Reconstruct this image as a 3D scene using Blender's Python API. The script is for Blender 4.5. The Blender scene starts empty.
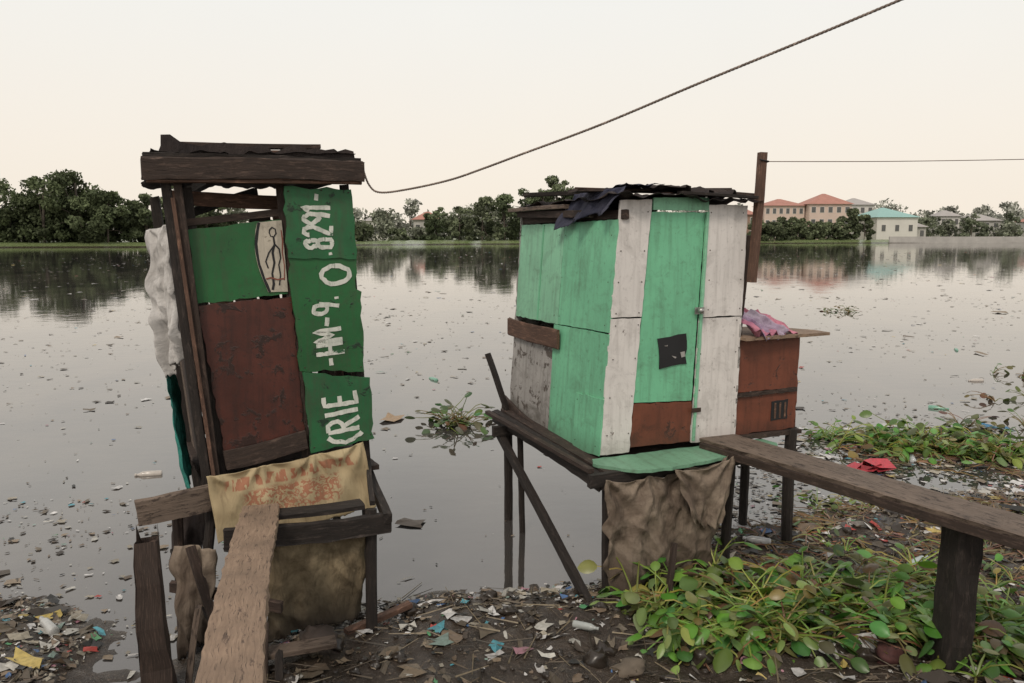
import bpy, math, random
import numpy as np
from mathutils import Vector
from mathutils import noise as N
random.seed(7); rng=np.random.default_rng(7)
sc=bpy.context.scene
# ------------------------------------------------------------------ nodes / materials
def newmat(name):
    m=bpy.data.materials.new(name); m.use_nodes=True
    nt=m.node_tree; nt.nodes.clear()
    o=nt.nodes.new('ShaderNodeOutputMaterial'); b=nt.nodes.new('ShaderNodeBsdfPrincipled')
    nt.links.new(b.outputs[0],o.inputs[0])
    return m,nt,b
def setin(nt,node,key,val):
    s=node.inputs[key]
    if isinstance(val,bpy.types.NodeSocket): nt.links.new(val,s)
    else:
        if isinstance(val,(tuple,list)) and len(val)==3 and s.type=='RGBA': val=(*val,1)
        s.default_value=val
def coord(nt,kind,scale=(1,1,1),rot=(0,0,0)):
    if kind=='POS':
        g=nt.nodes.new('ShaderNodeNewGeometry').outputs['Position']
    else:
        g=nt.nodes.new('ShaderNodeTexCoord').outputs[kind]
    mp=nt.nodes.new('ShaderNodeMapping'); mp.inputs['Scale'].default_value=scale; mp.inputs['Rotation'].default_value=rot
    nt.links.new(g,mp.inputs['Vector']); return mp.outputs[0]
def noise(nt,vec,scale,detail=6,rough=.6,dist=0):
    n=nt.nodes.new('ShaderNodeTexNoise'); nt.links.new(vec,n.inputs['Vector'])
    n.inputs['Scale'].default_value=scale;n.inputs['Detail'].default_value=detail;n.inputs['Roughness'].default_value=rough;n.inputs['Distortion'].default_value=dist
    return n.outputs['Fac']
def ramp(nt,fac,a,b,ca=(0,0,0),cb=(1,1,1)):
    r=nt.nodes.new('ShaderNodeValToRGB'); nt.links.new(fac,r.inputs[0])
    r.color_ramp.elements[0].position=a;r.color_ramp.elements[1].position=b
    r.color_ramp.elements[0].color=(*ca,1);r.color_ramp.elements[1].color=(*cb,1)
    return r.outputs[0]
def mix(nt,fac,a,b,mode='MIX'):
    m=nt.nodes.new('ShaderNodeMix'); m.data_type='RGBA'; m.blend_type=mode
    setin(nt,m,0,fac); setin(nt,m,6,a); setin(nt,m,7,b)
    return m.outputs[2]
def math_(nt,op,a,b=0.0):
    m=nt.nodes.new('ShaderNodeMath'); m.operation=op
    setin(nt,m,0,a); setin(nt,m,1,b); return m.outputs[0]
def bump(nt,b,h,strength,dist):
    n=nt.nodes.new('ShaderNodeBump'); n.inputs['Strength'].default_value=strength;n.inputs['Distance'].default_value=dist
    nt.links.new(h,n.inputs['Height']); nt.links.new(n.outputs[0],b.inputs['Normal'])
def sepz(nt):
    g=nt.nodes.new('ShaderNodeNewGeometry').outputs['Position']
    s=nt.nodes.new('ShaderNodeSeparateXYZ'); nt.links.new(g,s.inputs[0]); return s.outputs
def paint(name,base,under,chip=.62,dirt=(.06,.05,.035),dirtamt=.45,rough=.55,var=.75):
    m,nt,b=newmat(name)
    uv=coord(nt,'UV'); st=coord(nt,'UV',(14,1.1,1))
    big=noise(nt,uv,2.2,5); c=mix(nt,ramp(nt,big,.35,.7),base,tuple(x*var for x in base))
    stre=noise(nt,st,1.6,6,.65); d1=ramp(nt,stre,.48,.78)
    c=mix(nt,math_(nt,'MULTIPLY',d1,dirtamt),c,dirt)
    blot=ramp(nt,noise(nt,uv,5,9,.72,.8),.5,.72); c=mix(nt,math_(nt,'MULTIPLY',blot,dirtamt*.8),c,dirt)
    sm=noise(nt,uv,26,8,.7); sp=ramp(nt,sm,.56,.70)
    c=mix(nt,math_(nt,'MULTIPLY',sp,dirtamt*.9),c,dirt)
    z=sepz(nt)[2]; spl=ramp(nt,math_(nt,'ADD',z,math_(nt,'MULTIPLY',blot,-.12)),.86,1.12,(1,1,1),(0,0,0))
    c=mix(nt,math_(nt,'MULTIPLY',spl,dirtamt*.9),c,dirt)
    ch=noise(nt,uv,7,10,.72,.4); chm=ramp(nt,ch,chip,chip+.03)
    gr=noise(nt,coord(nt,'UV',(30,3,1)),3,5); und=mix(nt,gr,tuple(x*.5 for x in under),tuple(min(1,x*1.3) for x in under))
    c=mix(nt,chm,c,und)
    setin(nt,b,'Base Color',c)
    setin(nt,b,'Roughness',math_(nt,'ADD',math_(nt,'MULTIPLY',sm,.35),rough-.15))
    h=math_(nt,'ADD',math_(nt,'MULTIPLY',chm,-.5),math_(nt,'ADD',math_(nt,'MULTIPLY',big,.9),math_(nt,'MULTIPLY',sm,.25)))
    bump(nt,b,h,.5,.006)
    return m
def wood(name,ca,cb,crack=(.01,.008,.006),rough=.8,patch=None,pth=.6):
    m,nt,b=newmat(name)
    g1=noise(nt,coord(nt,'UV',(1.5,22,1)),3,8,.7,.6)
    g2=noise(nt,coord(nt,'UV',(2,60,1)),4,4,.6)
    big=noise(nt,coord(nt,'UV'),4,4)
    c=mix(nt,ramp(nt,g1,.3,.7),ca,cb)
    c=mix(nt,ramp(nt,big,.35,.75),c,tuple(x*.45 for x in ca))
    wr=noise(nt,coord(nt,'UV',(3,12,1)),3,8,.75)
    if patch: c=mix(nt,ramp(nt,wr,pth,pth+.05),c,patch)
    else: c=mix(nt,math_(nt,'MULTIPLY',ramp(nt,wr,.52,.7),.6),c,tuple(min(1,x*2.6+.02) for x in ca))
    ck=ramp(nt,g2,.3,.38); c=mix(nt,ck,crack,c)
    setin(nt,b,'Base Color',c); b.inputs['Roughness'].default_value=rough
    bump(nt,b,math_(nt,'ADD',math_(nt,'MULTIPLY',g1,.7),ck),.8,.008)
    return m
def fabric(name,base,stain,lo=.4,hi=.7,dark=None,zlo=0,zhi=.4):
    m,nt,b=newmat(name)
    uv=coord(nt,'UV'); n=noise(nt,uv,3.2,8,.65,.5)
    c=mix(nt,ramp(nt,n,lo,hi),base,stain)
    cr=noise(nt,coord(nt,'UV',(2.2,.7,1),(0,0,.5)),9,7,.6,1.2)
    c=mix(nt,math_(nt,'MULTIPLY',ramp(nt,cr,.55,.7),.5),c,tuple(x*.4 for x in stain))
    n2=noise(nt,uv,30,5); c=mix(nt,math_(nt,'MULTIPLY',ramp(nt,n2,.5,.75),.4),c,tuple(x*.4 for x in stain))
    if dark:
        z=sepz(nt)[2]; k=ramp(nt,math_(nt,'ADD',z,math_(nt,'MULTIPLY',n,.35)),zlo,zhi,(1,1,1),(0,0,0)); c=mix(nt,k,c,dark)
    wv=noise(nt,uv,320,1)
    setin(nt,b,'Base Color',c); b.inputs['Roughness'].default_value=.9; b.inputs['Specular IOR Level'].default_value=.25
    bump(nt,b,math_(nt,'ADD',math_(nt,'MULTIPLY',cr,1.6),math_(nt,'MULTIPLY',wv,.12)),.7,.016)
    return m
def plain(name,col,rough=.6,var=.6,scale=4,metal=0,kind='POS'):
    m,nt,b=newmat(name)
    n=noise(nt,coord(nt,kind),scale,5); c=mix(nt,ramp(nt,n,.3,.7),col,tuple(x*var for x in col))
    setin(nt,b,'Base Color',c); b.inputs['Roughness'].default_value=rough; b.inputs['Metallic'].default_value=metal
    return m
def attrmat(name,rough=.6,trans=0,spec=.5):
    m,nt,b=newmat(name)
    a=nt.nodes.new('ShaderNodeAttribute'); a.attribute_name='Col'
    n=noise(nt,coord(nt,'POS'),40,3); c=mix(nt,math_(nt,'MULTIPLY',ramp(nt,n,.4,.75),.45),a.outputs['Color'],(.05,.045,.03))
    setin(nt,b,'Base Color',c if not trans else a.outputs['Color']); b.inputs['Roughness'].default_value=rough
    b.inputs['Specular IOR Level'].default_value=spec
    if trans:
        t=nt.nodes.new('ShaderNodeBsdfTranslucent'); nt.links.new(a.outputs['Color'],t.inputs[0])
        ms=nt.nodes.new('ShaderNodeMixShader'); ms.inputs[0].default_value=trans
        o=[x for x in nt.nodes if x.type=='OUTPUT_MATERIAL'][0]
        nt.links.new(b.outputs[0],ms.inputs[1]);nt.links.new(t.outputs[0],ms.inputs[2]);nt.links.new(ms.outputs[0],o.inputs[0])
    return m

M_wdark=wood('weathered_dark_wood',(.066,.041,.030),(.025,.017,.014))
M_wblack=wood('soaked_black_wood',(.034,.024,.019),(.012,.010,.009))
M_wbrown=wood('brown_wood',(.16,.085,.055),(.08,.045,.032))
M_wtan=wood('tan_plank_wood',(.38,.265,.185),(.21,.14,.095),patch=(.10,.065,.048),pth=.57)
M_wgrey=wood('grey_plank_wood',(.23,.17,.13),(.12,.088,.068),patch=(.05,.034,.026),pth=.53)
M_mint=paint('mint_green_paint',(.20,.57,.34),(.12,.10,.07),.68,dirtamt=.42,var=.8)
M_mintp=paint('pale_mint_paint',(.27,.60,.39),(.15,.12,.09),.66,dirtamt=.45,var=.78)
M_white=paint('dirty_white_paint',(.77,.73,.70),(.16,.12,.10),.655,dirt=(.13,.11,.09),dirtamt=.40,var=.88)
M_greyp=paint('whitewashed_board',(.42,.40,.38),(.10,.08,.065),.55,dirtamt=.6)
M_green=paint('deep_green_paint',(.02,.14,.04),(.015,.035,.02),.60,dirtamt=.5,var=.6)
M_green2=paint('forest_green_paint',(.024,.155,.055),(.015,.04,.02),.58,dirtamt=.55,var=.55)
M_rust=paint('rusty_sheet',(.105,.030,.020),(.035,.016,.012),.55,dirt=(.022,.012,.010),dirtamt=.75,rough=.45,var=.5)
M_brownp=paint('brown_hardboard',(.20,.062,.034),(.07,.03,.02),.60,dirt=(.035,.018,.012),dirtamt=.55,rough=.5,var=.65)
M_cream=paint('cream_board',(.60,.54,.44),(.2,.15,.1),.64,dirtamt=.45)
M_letter=paint('white_lettering_paint',(.74,.75,.68),(.03,.12,.05),.60,dirt=(.04,.10,.05),dirtamt=.5,var=.85)
M_black=plain('black_rubber',(.018,.018,.02),.7)
M_redink=plain('faded_red_ink',(.28,.09,.06),.8,.6,60)
M_metal=plain('dull_metal',(.45,.44,.42),.35,metal=.8)
M_nail=plain('rusty_nail',(.05,.03,.02),.7)
M_tar=fabric('tar_roofing_felt',(.03,.025,.025),(.065,.05,.045))
M_blue=fabric('dark_blue_tarp',(.035,.038,.065),(.09,.09,.12))
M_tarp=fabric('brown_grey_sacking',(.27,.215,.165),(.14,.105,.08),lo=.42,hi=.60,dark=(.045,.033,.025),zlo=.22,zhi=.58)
M_rag=fabric('white_rag',(.62,.60,.58),(.38,.36,.34))
M_teal=fabric('teal_cloth',(.05,.28,.23),(.03,.14,.12))
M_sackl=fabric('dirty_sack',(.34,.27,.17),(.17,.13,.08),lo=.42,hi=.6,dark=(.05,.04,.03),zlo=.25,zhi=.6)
M_pink=fabric('pink_cloth',(.62,.26,.32),(.34,.13,.22))
M_mauve=fabric('mauve_cloth',(.50,.44,.52),(.26,.16,.28))
M_rope=wood('hemp_rope',(.34,.27,.23),(.18,.14,.115))
m,nt,b=newmat('printed_sack'); uv=coord(nt,'UV')
n=noise(nt,uv,3,7,.6,.4); c=mix(nt,ramp(nt,n,.35,.75),(.48,.385,.23),(.32,.24,.135))
cr=noise(nt,coord(nt,'UV',(2.2,.7,1),(0,0,.5)),9,7,.6,1.2)
sx=nt.nodes.new('ShaderNodeSeparateXYZ'); nt.links.new(uv,sx.inputs[0]); vv=math_(nt,'ADD',sx.outputs[1],1.0)
def band(v,a,b2,w=.01):
    return math_(nt,'MULTIPLY',ramp(nt,v,a-w,a),ramp(nt,v,b2,b2+w,(1,1,1),(0,0,0)))
pic=math_(nt,'MULTIPLY',band(sx.outputs[0],.20,.72,.04),band(vv,.72,.86,.02))
v1=ramp(nt,noise(nt,uv,22,4,.6,2.0),.47,.51); pic=math_(nt,'MULTIPLY',pic,v1)
lt=math_(nt,'MULTIPLY',math_(nt,'MULTIPLY',band(sx.outputs[0],.10,.85,.02),band(vv,.895,.955,.006)),ramp(nt,noise(nt,coord(nt,'UV',(2.4,1,1)),13,2,.5,.5),.48,.52))
bar=math_(nt,'MULTIPLY',math_(nt,'MULTIPLY',band(sx.outputs[0],.14,.68,.02),band(vv,.665,.69,.004)),ramp(nt,noise(nt,coord(nt,'UV',(4,1,1)),19,2),.45,.5))
allp=math_(nt,'MAXIMUM',math_(nt,'MAXIMUM',pic,bar),lt)
c=mix(nt,math_(nt,'MULTIPLY',allp,.7),c,(.30,.07,.035))
c=mix(nt,math_(nt,'MULTIPLY',ramp(nt,cr,.55,.7),.4),c,(.16,.11,.06))
setin(nt,b,'Base Color',c); b.inputs['Roughness'].default_value=.8; bump(nt,b,cr,.5,.015); M_sack=m

# ------------------------------------------------------------------ mesh helpers
def link(o,parent=None):
    sc.collection.objects.link(o)
    if parent: o.parent=parent
    return o
def empty(name,loc=(0,0,0)):
    e=bpy.data.objects.new(name,None); e.empty_display_size=.2; link(e); return e
def mk(name,verts,faces,mat,uvs=None,parent=None,smooth=False,cols=None):
    me=bpy.data.meshes.new(name); me.from_pydata([tuple(v) for v in verts] if not isinstance(verts,np.ndarray) else verts.tolist(),[],faces if not isinstance(faces,np.ndarray) else faces.tolist())
    if uvs is not None:
        l=me.uv_layers.new(name='UVMap'); vi=np.empty(len(me.loops),dtype=np.int32); me.loops.foreach_get('vertex_index',vi)
        l.data.foreach_set('uv',np.asarray(uvs,dtype=np.float32)[vi].ravel())
    if cols is not None:
        a=me.color_attributes.new('Col','FLOAT_COLOR','POINT'); cc=np.ones((len(me.vertices),4),dtype=np.float32); cc[:,:3]=cols; a.data.foreach_set('color',cc.ravel())
    if smooth: me.polygons.foreach_set('use_smooth',[True]*len(me.polygons))
    me.materials.append(mat); me.update()
    return link(bpy.data.objects.new(name,me),parent)
def panel(name,F,pts,off,th,mat,parent,rough=.004,step=.045):
    P=[]
    n=len(pts)
    for i in range(n):
        a=np.array(pts[i],float); b=np.array(pts[(i+1)%n],float); L=np.linalg.norm(b-a); k=max(1,int(L/step))
        d=(b-a)/max(L,1e-6); nn=np.array([-d[1],d[0]])
        for j in range(k):
            q=a+(b-a)*j/k+nn*(random.gauss(0,rough) if j else random.gauss(0,rough*.4))
            P.append(q)
    K=len(P); ou=random.uniform(0,20); ov=random.uniform(0,20)
    vs=[F(p[0],p[1],off) for p in P]+[F(p[0],p[1],off-th) for p in P]
    uv=[(p[0]+ou,p[1]+ov) for p in P]+[(p[0]+ou+.01,p[1]+ov+.01) for p in P]
    fs=[list(range(K)),list(range(2*K-1,K-1,-1))]+[[i,i+K,(i+1)%K+K,(i+1)%K] for i in range(K)]
    return mk(name,vs,fs,mat,uv,parent)
def beam(name,p0,p1,w,h,mat,parent,up=(0,0,1),jit=.035,seg=.09,taper=1.0,rnd=0,pointed=0):
    p0=Vector(p0);p1=Vector(p1); d=(p1-p0); L=d.length; d.normalize(); up=Vector(up)
    if abs(d.dot(up))>.95: up=Vector((1,.3,0))
    s=d.cross(up).normalized(); u=s.cross(d).normalized()
    n=max(2,int(L/seg)); vs=[];uv=[];fs=[]
    if rnd: sec=[(math.cos(t*2*math.pi/rnd)*.5,math.sin(t*2*math.pi/rnd)*.5) for t in range(rnd)]
    else: sec=[(-.5,-.44),(-.44,-.5),(0,-.5),(.44,-.5),(.5,-.44),(.5,.44),(.44,.5),(0,.5),(-.44,.5),(-.5,.44)]
    K=len(sec); ou=random.uniform(0,30);ov=random.uniform(0,30)
    ph=[random.uniform(0,6) for _ in range(4)]
    kj=[[random.gauss(0,jit*.5) for _ in range(2)] for _ in range(K)]
    for i in range(n+1):
        t=i/n; sc_=1+(taper-1)*t
        bow=s*math.sin(t*5+ph[0])*w*.06+u*math.sin(t*4+ph[1])*h*.06
        per=0
        for k,(a,b_) in enumerate(sec):
            e=0
            if i in(0,n): e=random.gauss(0,jit*.5)*min(w,h)*(4 if max(w,h)>.05 else 1)
            if pointed and i==n: e=-pointed*abs(a-.15)*2+random.gauss(0,pointed*.12)
            q=p0+d*(L*t+e)+bow+s*(a+kj[k][0]+random.gauss(0,jit*.4))*w*sc_+u*(b_+kj[k][1]+random.gauss(0,jit*.4))*h*sc_
            vs.append(q); pk=sec[(k-1)%K]
            if k: per+=math.hypot((a-pk[0])*w,(b_-pk[1])*h)
            uv.append((ou+L*t,ov+per))
    for i in range(n):
        for k in range(K):
            a=i*K+k;b_=i*K+(k+1)%K; fs.append([a,b_,b_+K,a+K])
    fs.append(list(range(K-1,-1,-1)));fs.append([n*K+k for k in range(K)])
    return mk(name,vs,fs,mat,uv,parent)
def ridge(x,y,z=0):
    return 1-abs(N.noise(Vector((x,y,z))))*2.2
def cloth(name,tl,tr,br,bl,mat,parent,nu=60,nv=50,folds=4,amp=.03,crump=.01,rag=.02,sag=.0,toward=(0,-1,0),pins=0):
    tl,tr,br,bl=map(Vector,(tl,tr,br,bl)); W=((tr-tl).length+(br-bl).length)/2; Hh=((bl-tl).length+(br-tr).length)/2
    T=Vector(toward).normalized(); vs=[];uv=[];fs=[]; r=random.Random(len(name)*31+int(W*100))
    ph=[r.uniform(0,6.28) for _ in range(8)]; ro=r.uniform(0,9)
    rags=[rag*2.2*N.noise(Vector((i*W/nu*9,ro,3)))+r.gauss(0,rag*.25) for i in range(nu+1)]
    ragl=[rag*1.2*N.noise(Vector((j*Hh/nv*8,ro,5))) for j in range(nv+1)]
    for j in range(nv+1):
        v=j/nv
        for i in range(nu+1):
            u=i/nu
            p=tl.lerp(tr,u).lerp(bl.lerp(br,u),v)
            x=u*W;y=v*Hh; w1=N.noise(Vector((x*2,y*2,ro)))
            pl=math.sin(u*folds*6.28+ph[0]+w1*3.0+math.sin(v*2.4+ph[1])*.8)
            dd=amp*(.2+.8*v)*(pl*.6+.3*math.sin(u*folds*2.7*6.28+ph[2]+w1*5))
            dd+=crump*1.3*(ridge(x*5+y*2.2+ro,y*2.2-x*1.0,ro)-.6)*(.4+.6*v)
            dd+=crump*.9*(ridge(x*8-y*5,y*3.4+ro,ro+4)-.6)
            dd+=crump*.4*N.noise(Vector((x*22,y*14,ro)))
            if pins:
                for k in range(pins):
                    xp=W*k/(pins-1); an=math.atan2(x-xp,y+.03); rr=math.hypot(x-xp,y)
                    dd+=.016*math.sin(an*9+k*2)*math.exp(-rr*3.2)*min(1,rr*14)
            p=p+T*dd
            p.z-=sag*math.sin(u*math.pi)*(1-.2*v)+sag*(abs(math.sin(u*3.14*max(1,pins-1)))*(1-v) if pins else .5*abs(math.sin(u*folds*3.14))*(1-v))
            if j==nv: p=p+(bl-tl).normalized()*rags[i]
            if j==nv-1: p=p+(bl-tl).normalized()*rags[i]*.5
            if i==0: p=p-(tr-tl).normalized()*ragl[j]
            if i==nu: p=p+(tr-tl).normalized()*ragl[nv-j]
            vs.append(p); uv.append((x,-y))
    for j in range(nv):
        for i in range(nu):
            a=j*(nu+1)+i; fs.append([a,a+nu+1,a+nu+2,a+1])
    o=mk(name,vs,fs,mat,uv,parent,smooth=True)
    md=o.modifiers.new('Solidify','SOLIDIFY'); md.thickness=.002
    return o
def arc(cx,cy,rx,ry,a0,a1,n=12): return [(cx+rx*math.cos(math.radians(a0+(a1-a0)*i/n)),cy+ry*math.sin(math.radians(a0+(a1-a0)*i/n))) for i in range(n+1)]
GL={'8':[arc(.3,.75,.22,.22,0,360,16),arc(.3,.27,.27,.26,0,360,16)],
 '2':[arc(.3,.74,.25,.25,170,-35,10)+[(.05,.02),(.58,.02)]],
 '9':[arc(.3,.70,.25,.27,0,360,16),[(.55,.72),(.52,.35),(.38,.0)]],
 '1':[[(.12,.78),(.3,.98),(.3,0)]],'I':[[(.3,1),(.3,0)]],
 '-':[[(.08,.5),(.52,.48)]],'.':[[(.22,.08),(.36,.08)]],
 'O':[arc(.3,.5,.29,.47,0,360,18)],
 'H':[[(.05,1),(.05,0)],[(.55,1),(.55,0)],[(.05,.5),(.55,.5)]],
 'M':[[(.0,0),(.04,1),(.3,.35),(.58,1),(.62,0)]],
 '(':[arc(.56,.5,.56,.56,112,248,10)],
 'R':[[(.06,0),(.06,1)],[(.06,.98),(.38,.96),(.54,.84),(.54,.66),(.4,.52),(.08,.48)],[(.28,.48),(.58,0)]],
 'E':[[(.56,.98),(.08,1.0),(.06,0),(.58,.02)],[(.06,.52),(.46,.52)]]}
cnt=[0]
def letters(name,F,body,h,wd,gap,origin,ang,off,sw,parent,mat=None):
    ca,sa=math.cos(ang),math.sin(ang); vs=[];fs=[];uv=[];x0=0
    for ch in body:
        wc=wd*(.5 if ch in '1I.(' else 1)
        for st in GL[ch]:
            cnt[0]+=1; o=off+(cnt[0]%5)*.0004
            pts=[(x0+(px-.15 if ch in '1I.' else px)*wd/.6+random.gauss(0,.0025),py*h+random.gauss(0,.0025)) for px,py in st]
            q=[]
            for i in range(len(pts)-1):
                k=max(1,int(math.hypot(pts[i+1][0]-pts[i][0],pts[i+1][1]-pts[i][1])/.02))
                for j in range(k): q.append((pts[i][0]+(pts[i+1][0]-pts[i][0])*j/k,pts[i][1]+(pts[i+1][1]-pts[i][1])*j/k))
            q.append(pts[-1]); b0=len(vs)
            for i,(px,py) in enumerate(q):
                a=q[max(i-1,0)];b_=q[min(i+1,len(q)-1)]; dx,dy=b_[0]-a[0],b_[1]-a[1]; l=math.hypot(dx,dy) or 1; nx_,ny_=-dy/l,dx/l
                for sg in (-1,1):
                    ww=sw*.5*random.uniform(.82,1.16); X_=px+nx_*ww*sg;Y_=py+ny_*ww*sg
                    a_=origin[0]+X_*ca-Y_*sa; z_=origin[1]+X_*sa+Y_*ca
                    vs.append(F(a_,z_,o)); uv.append((a_+3,z_))
                if i: k=b0+2*i; fs.append([k-2,k-1,k+1,k])
        x0+=wc+gap
    return mk(name,vs,fs,mat or M_letter,uv,parent)
def stroke(name,F,pts,w,off,mat,parent):
    vs=[];fs=[]
    for i,(a,z) in enumerate(pts):
        p=pts[max(i-1,0)];q=pts[min(i+1,len(pts)-1)];dx,dz=q[0]-p[0],q[1]-p[1];l=math.hypot(dx,dz) or 1
        for sg in(-1,1):
            ww=w*.5*random.uniform(.7,1.25); vs.append(F(a-dz/l*ww*sg,z+dx/l*ww*sg,off))
        if i: k=2*i; fs.append([k-2,k-1,k+1,k])
    return mk(name,vs,fs,mat,None,parent)
def ball(name,c,r,mat,parent,sq=(1,1,1)):
    vs=[];fs=[];nu,nv=12,8
    for j in range(nv+1):
        t=math.pi*j/nv
        for i in range(nu):
            a=2*math.pi*i/nu; vs.append((c[0]+r*sq[0]*math.sin(t)*math.cos(a),c[1]+r*sq[1]*math.sin(t)*math.sin(a),c[2]+r*sq[2]*math.cos(t)))
    for j in range(nv):
        for i in range(nu): fs.append([j*nu+i,(j+1)*nu+i,(j+1)*nu+(i+1)%nu,j*nu+(i+1)%nu])
    return mk(name,vs,fs,mat,None,parent,True)
def tube(name,pts,r,mat,parent=None,K=7):
    vs=[];fs=[];uv=[];L=0
    pts=[Vector(p) for p in pts]
    for i,p in enumerate(pts):
        d=(pts[min(i+1,len(pts)-1)]-pts[max(i-1,0)]).normalized(); s=d.cross(Vector((0,0,1))).normalized(); u=s.cross(d)
        if i: L+=(p-pts[i-1]).length
        for k in range(K):
            a=6.283*k/K; vs.append(p+s*math.cos(a)*r+u*math.sin(a)*r); uv.append((L,a*r+L*.6))
    for i in range(len(pts)-1):
        for k in range(K):
            fs.append([i*K+k,i*K+(k+1)%K,(i+1)*K+(k+1)%K,(i+1)*K+k])
    return mk(name,vs,fs,mat,uv,parent,True)
def nails(name,F,pts,off,parent):
    vs=[];fs=[]
    for a,z in pts:
        b0=len(vs)
        for k in range(6): vs.append(F(a+.005*math.cos(k*1.047),z+.005*math.sin(k*1.047),off))
        vs.append(F(a,z,off+.003)); fs+=[[b0+k,b0+(k+1)%6,b0+6] for k in range(6)]
    return mk(name,vs,fs,M_nail,None,parent)

# ------------------------------------------------------------------ terrain
def vnoise(x,y,s,seed):
    x=np.asarray(x,float)/s;y=np.asarray(y,float)/s
    xi=np.floor(x).astype(np.int64);yi=np.floor(y).astype(np.int64);fx=x-xi;fy=y-yi
    fx=fx*fx*(3-2*fx);fy=fy*fy*(3-2*fy)
    def h(a,b):
        n=(a*374761393+b*668265263+seed*974634777)&0x7fffffff
        n=((n^(n>>13))*1274126177)&0x7fffffff; n=n^(n>>16)
        return (n&0xffff)/65535.0
    return (h(xi,yi)*(1-fx)+h(xi+1,yi)*fx)*(1-fy)+(h(xi,yi+1)*(1-fx)+h(xi+1,yi+1)*fx)*fy-.5
SX=[-400,-12,-6,-3,-2.75,-2.45,-2.2,-1.95,-1.7,-1.3,-.75,0,.6,1.1,1.6,2.6,4.6,8,15,60,400]
SY=[10,6.0,5.0,4.72,4.62,4.3,3.9,3.8,4.15,4.5,4.72,4.85,4.98,5.3,5.75,6.35,7.0,7.6,9,16,60]
FX=[-600,-200,-95,-60,-40,-10,60,100,160,400,700]
FY=[150,142,150,158,185,205,222,236,246,262,280]
def zf(x,y):
    x=np.asarray(x,float);y=np.asarray(y,float)
    d=np.interp(x,SX,SY)-y
    near=np.clip(1-np.hypot(x,y-4)/40,0,1)
    base=np.clip(d*.11,-.6,.045)
    t=np.clip((3.75-y)/1.9,0,1); base=base+.78*t*t*(3-2*t)
    det=vnoise(x,y,.9,1)*.07+vnoise(x,y,.33,2)*.06+vnoise(x,y,.13,3)*.04+vnoise(x,y,.06,4)*.022
    z=base+det*near
    e=y-np.interp(x,FX,FY)
    fb=np.clip(e*.22,-.7,.9)+vnoise(x,y,9,6)*.35*(e>0)
    return np.maximum(z,np.where(e>-4,fb,-9))
xs=np.concatenate([np.arange(-700,-14,8),np.arange(-14,-5,.25),np.arange(-5,6,.033),np.arange(6,16,.25),np.arange(16,701,8)])
ys=np.concatenate([np.arange(-300,-5,15),np.arange(-5,2,.2),np.arange(2,7.4,.033),np.arange(7.4,16,.4),np.arange(16,135,12),np.arange(136,290,2.5),np.arange(300,1500,60)])
X,Y=np.meshgrid(xs,ys); Z=zf(X,Y)
V=np.stack([X.ravel(),Y.ravel(),Z.ravel()],1)
nx,ny=len(xs),len(ys); I=np.arange(nx*ny).reshape(ny,nx)
Fc=np.stack([I[:-1,:-1].ravel(),I[:-1,1:].ravel(),I[1:,1:].ravel(),I[1:,:-1].ravel()],1)
m,nt,b=newmat('mud_and_bank'); pc=coord(nt,'POS')
n1=noise(nt,pc,1.3,8,.65);n2=noise(nt,pc,9,9,.75);n3=noise(nt,pc,45,4); n4=noise(nt,pc,110,3)
mud=mix(nt,ramp(nt,n2,.35,.7),(.020,.015,.011),(.08,.058,.042))
mud=mix(nt,ramp(nt,n1,.45,.62),mud,(.045,.033,.025))
mud=mix(nt,ramp(nt,n3,.60,.68),mud,(.14,.11,.085))
mud=mix(nt,ramp(nt,n4,.66,.72),mud,(.24,.21,.17))
gr=mix(nt,noise(nt,pc,.15,5),(.12,.18,.06),(.22,.25,.12))
far=ramp(nt,math_(nt,'DIVIDE',sepz(nt)[1],100.0),.5,.6)
far2=math_(nt,'MULTIPLY',far,ramp(nt,sepz(nt)[2],.1,.3))
setin(nt,b,'Base Color',mix(nt,far2,mud,gr))
setin(nt,b,'Roughness',math_(nt,'ADD',ramp(nt,n1,.44,.64,(.06,)*3,(.38,)*3),math_(nt,'MULTIPLY',n2,.25)))
bump(nt,b,math_(nt,'ADD',n2,math_(nt,'MULTIPLY',n3,.4)),.8,.025)
g=mk('ground',V,Fc,m,None,None,True)
m,nt,b=newmat('river_water'); pc=coord(nt,'POS')
film=noise(nt,coord(nt,'POS',(1,.45,1)),.35,7,.6,1.0)
c=mix(nt,ramp(nt,film,.4,.7),(.040,.039,.040),(.09,.078,.066))
setin(nt,b,'Base Color',c); b.inputs['IOR'].default_value=2.4
b.inputs['Specular Tint'].default_value=(1,.945,.905,1)
setin(nt,b,'Roughness',ramp(nt,film,.4,.75,(.015,)*3,(.07,)*3))
w1=noise(nt,coord(nt,'POS',(1,1.6,1)),2.2,3,.5); w2=noise(nt,pc,.5,2)
bump(nt,b,math_(nt,'ADD',math_(nt,'MULTIPLY',w1,.4),w2),.10,.045)
mk('water',[(-700,-2,0),(700,-2,0),(700,900,0),(-700,900,0)],[[0,1,2,3]],m)

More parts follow.
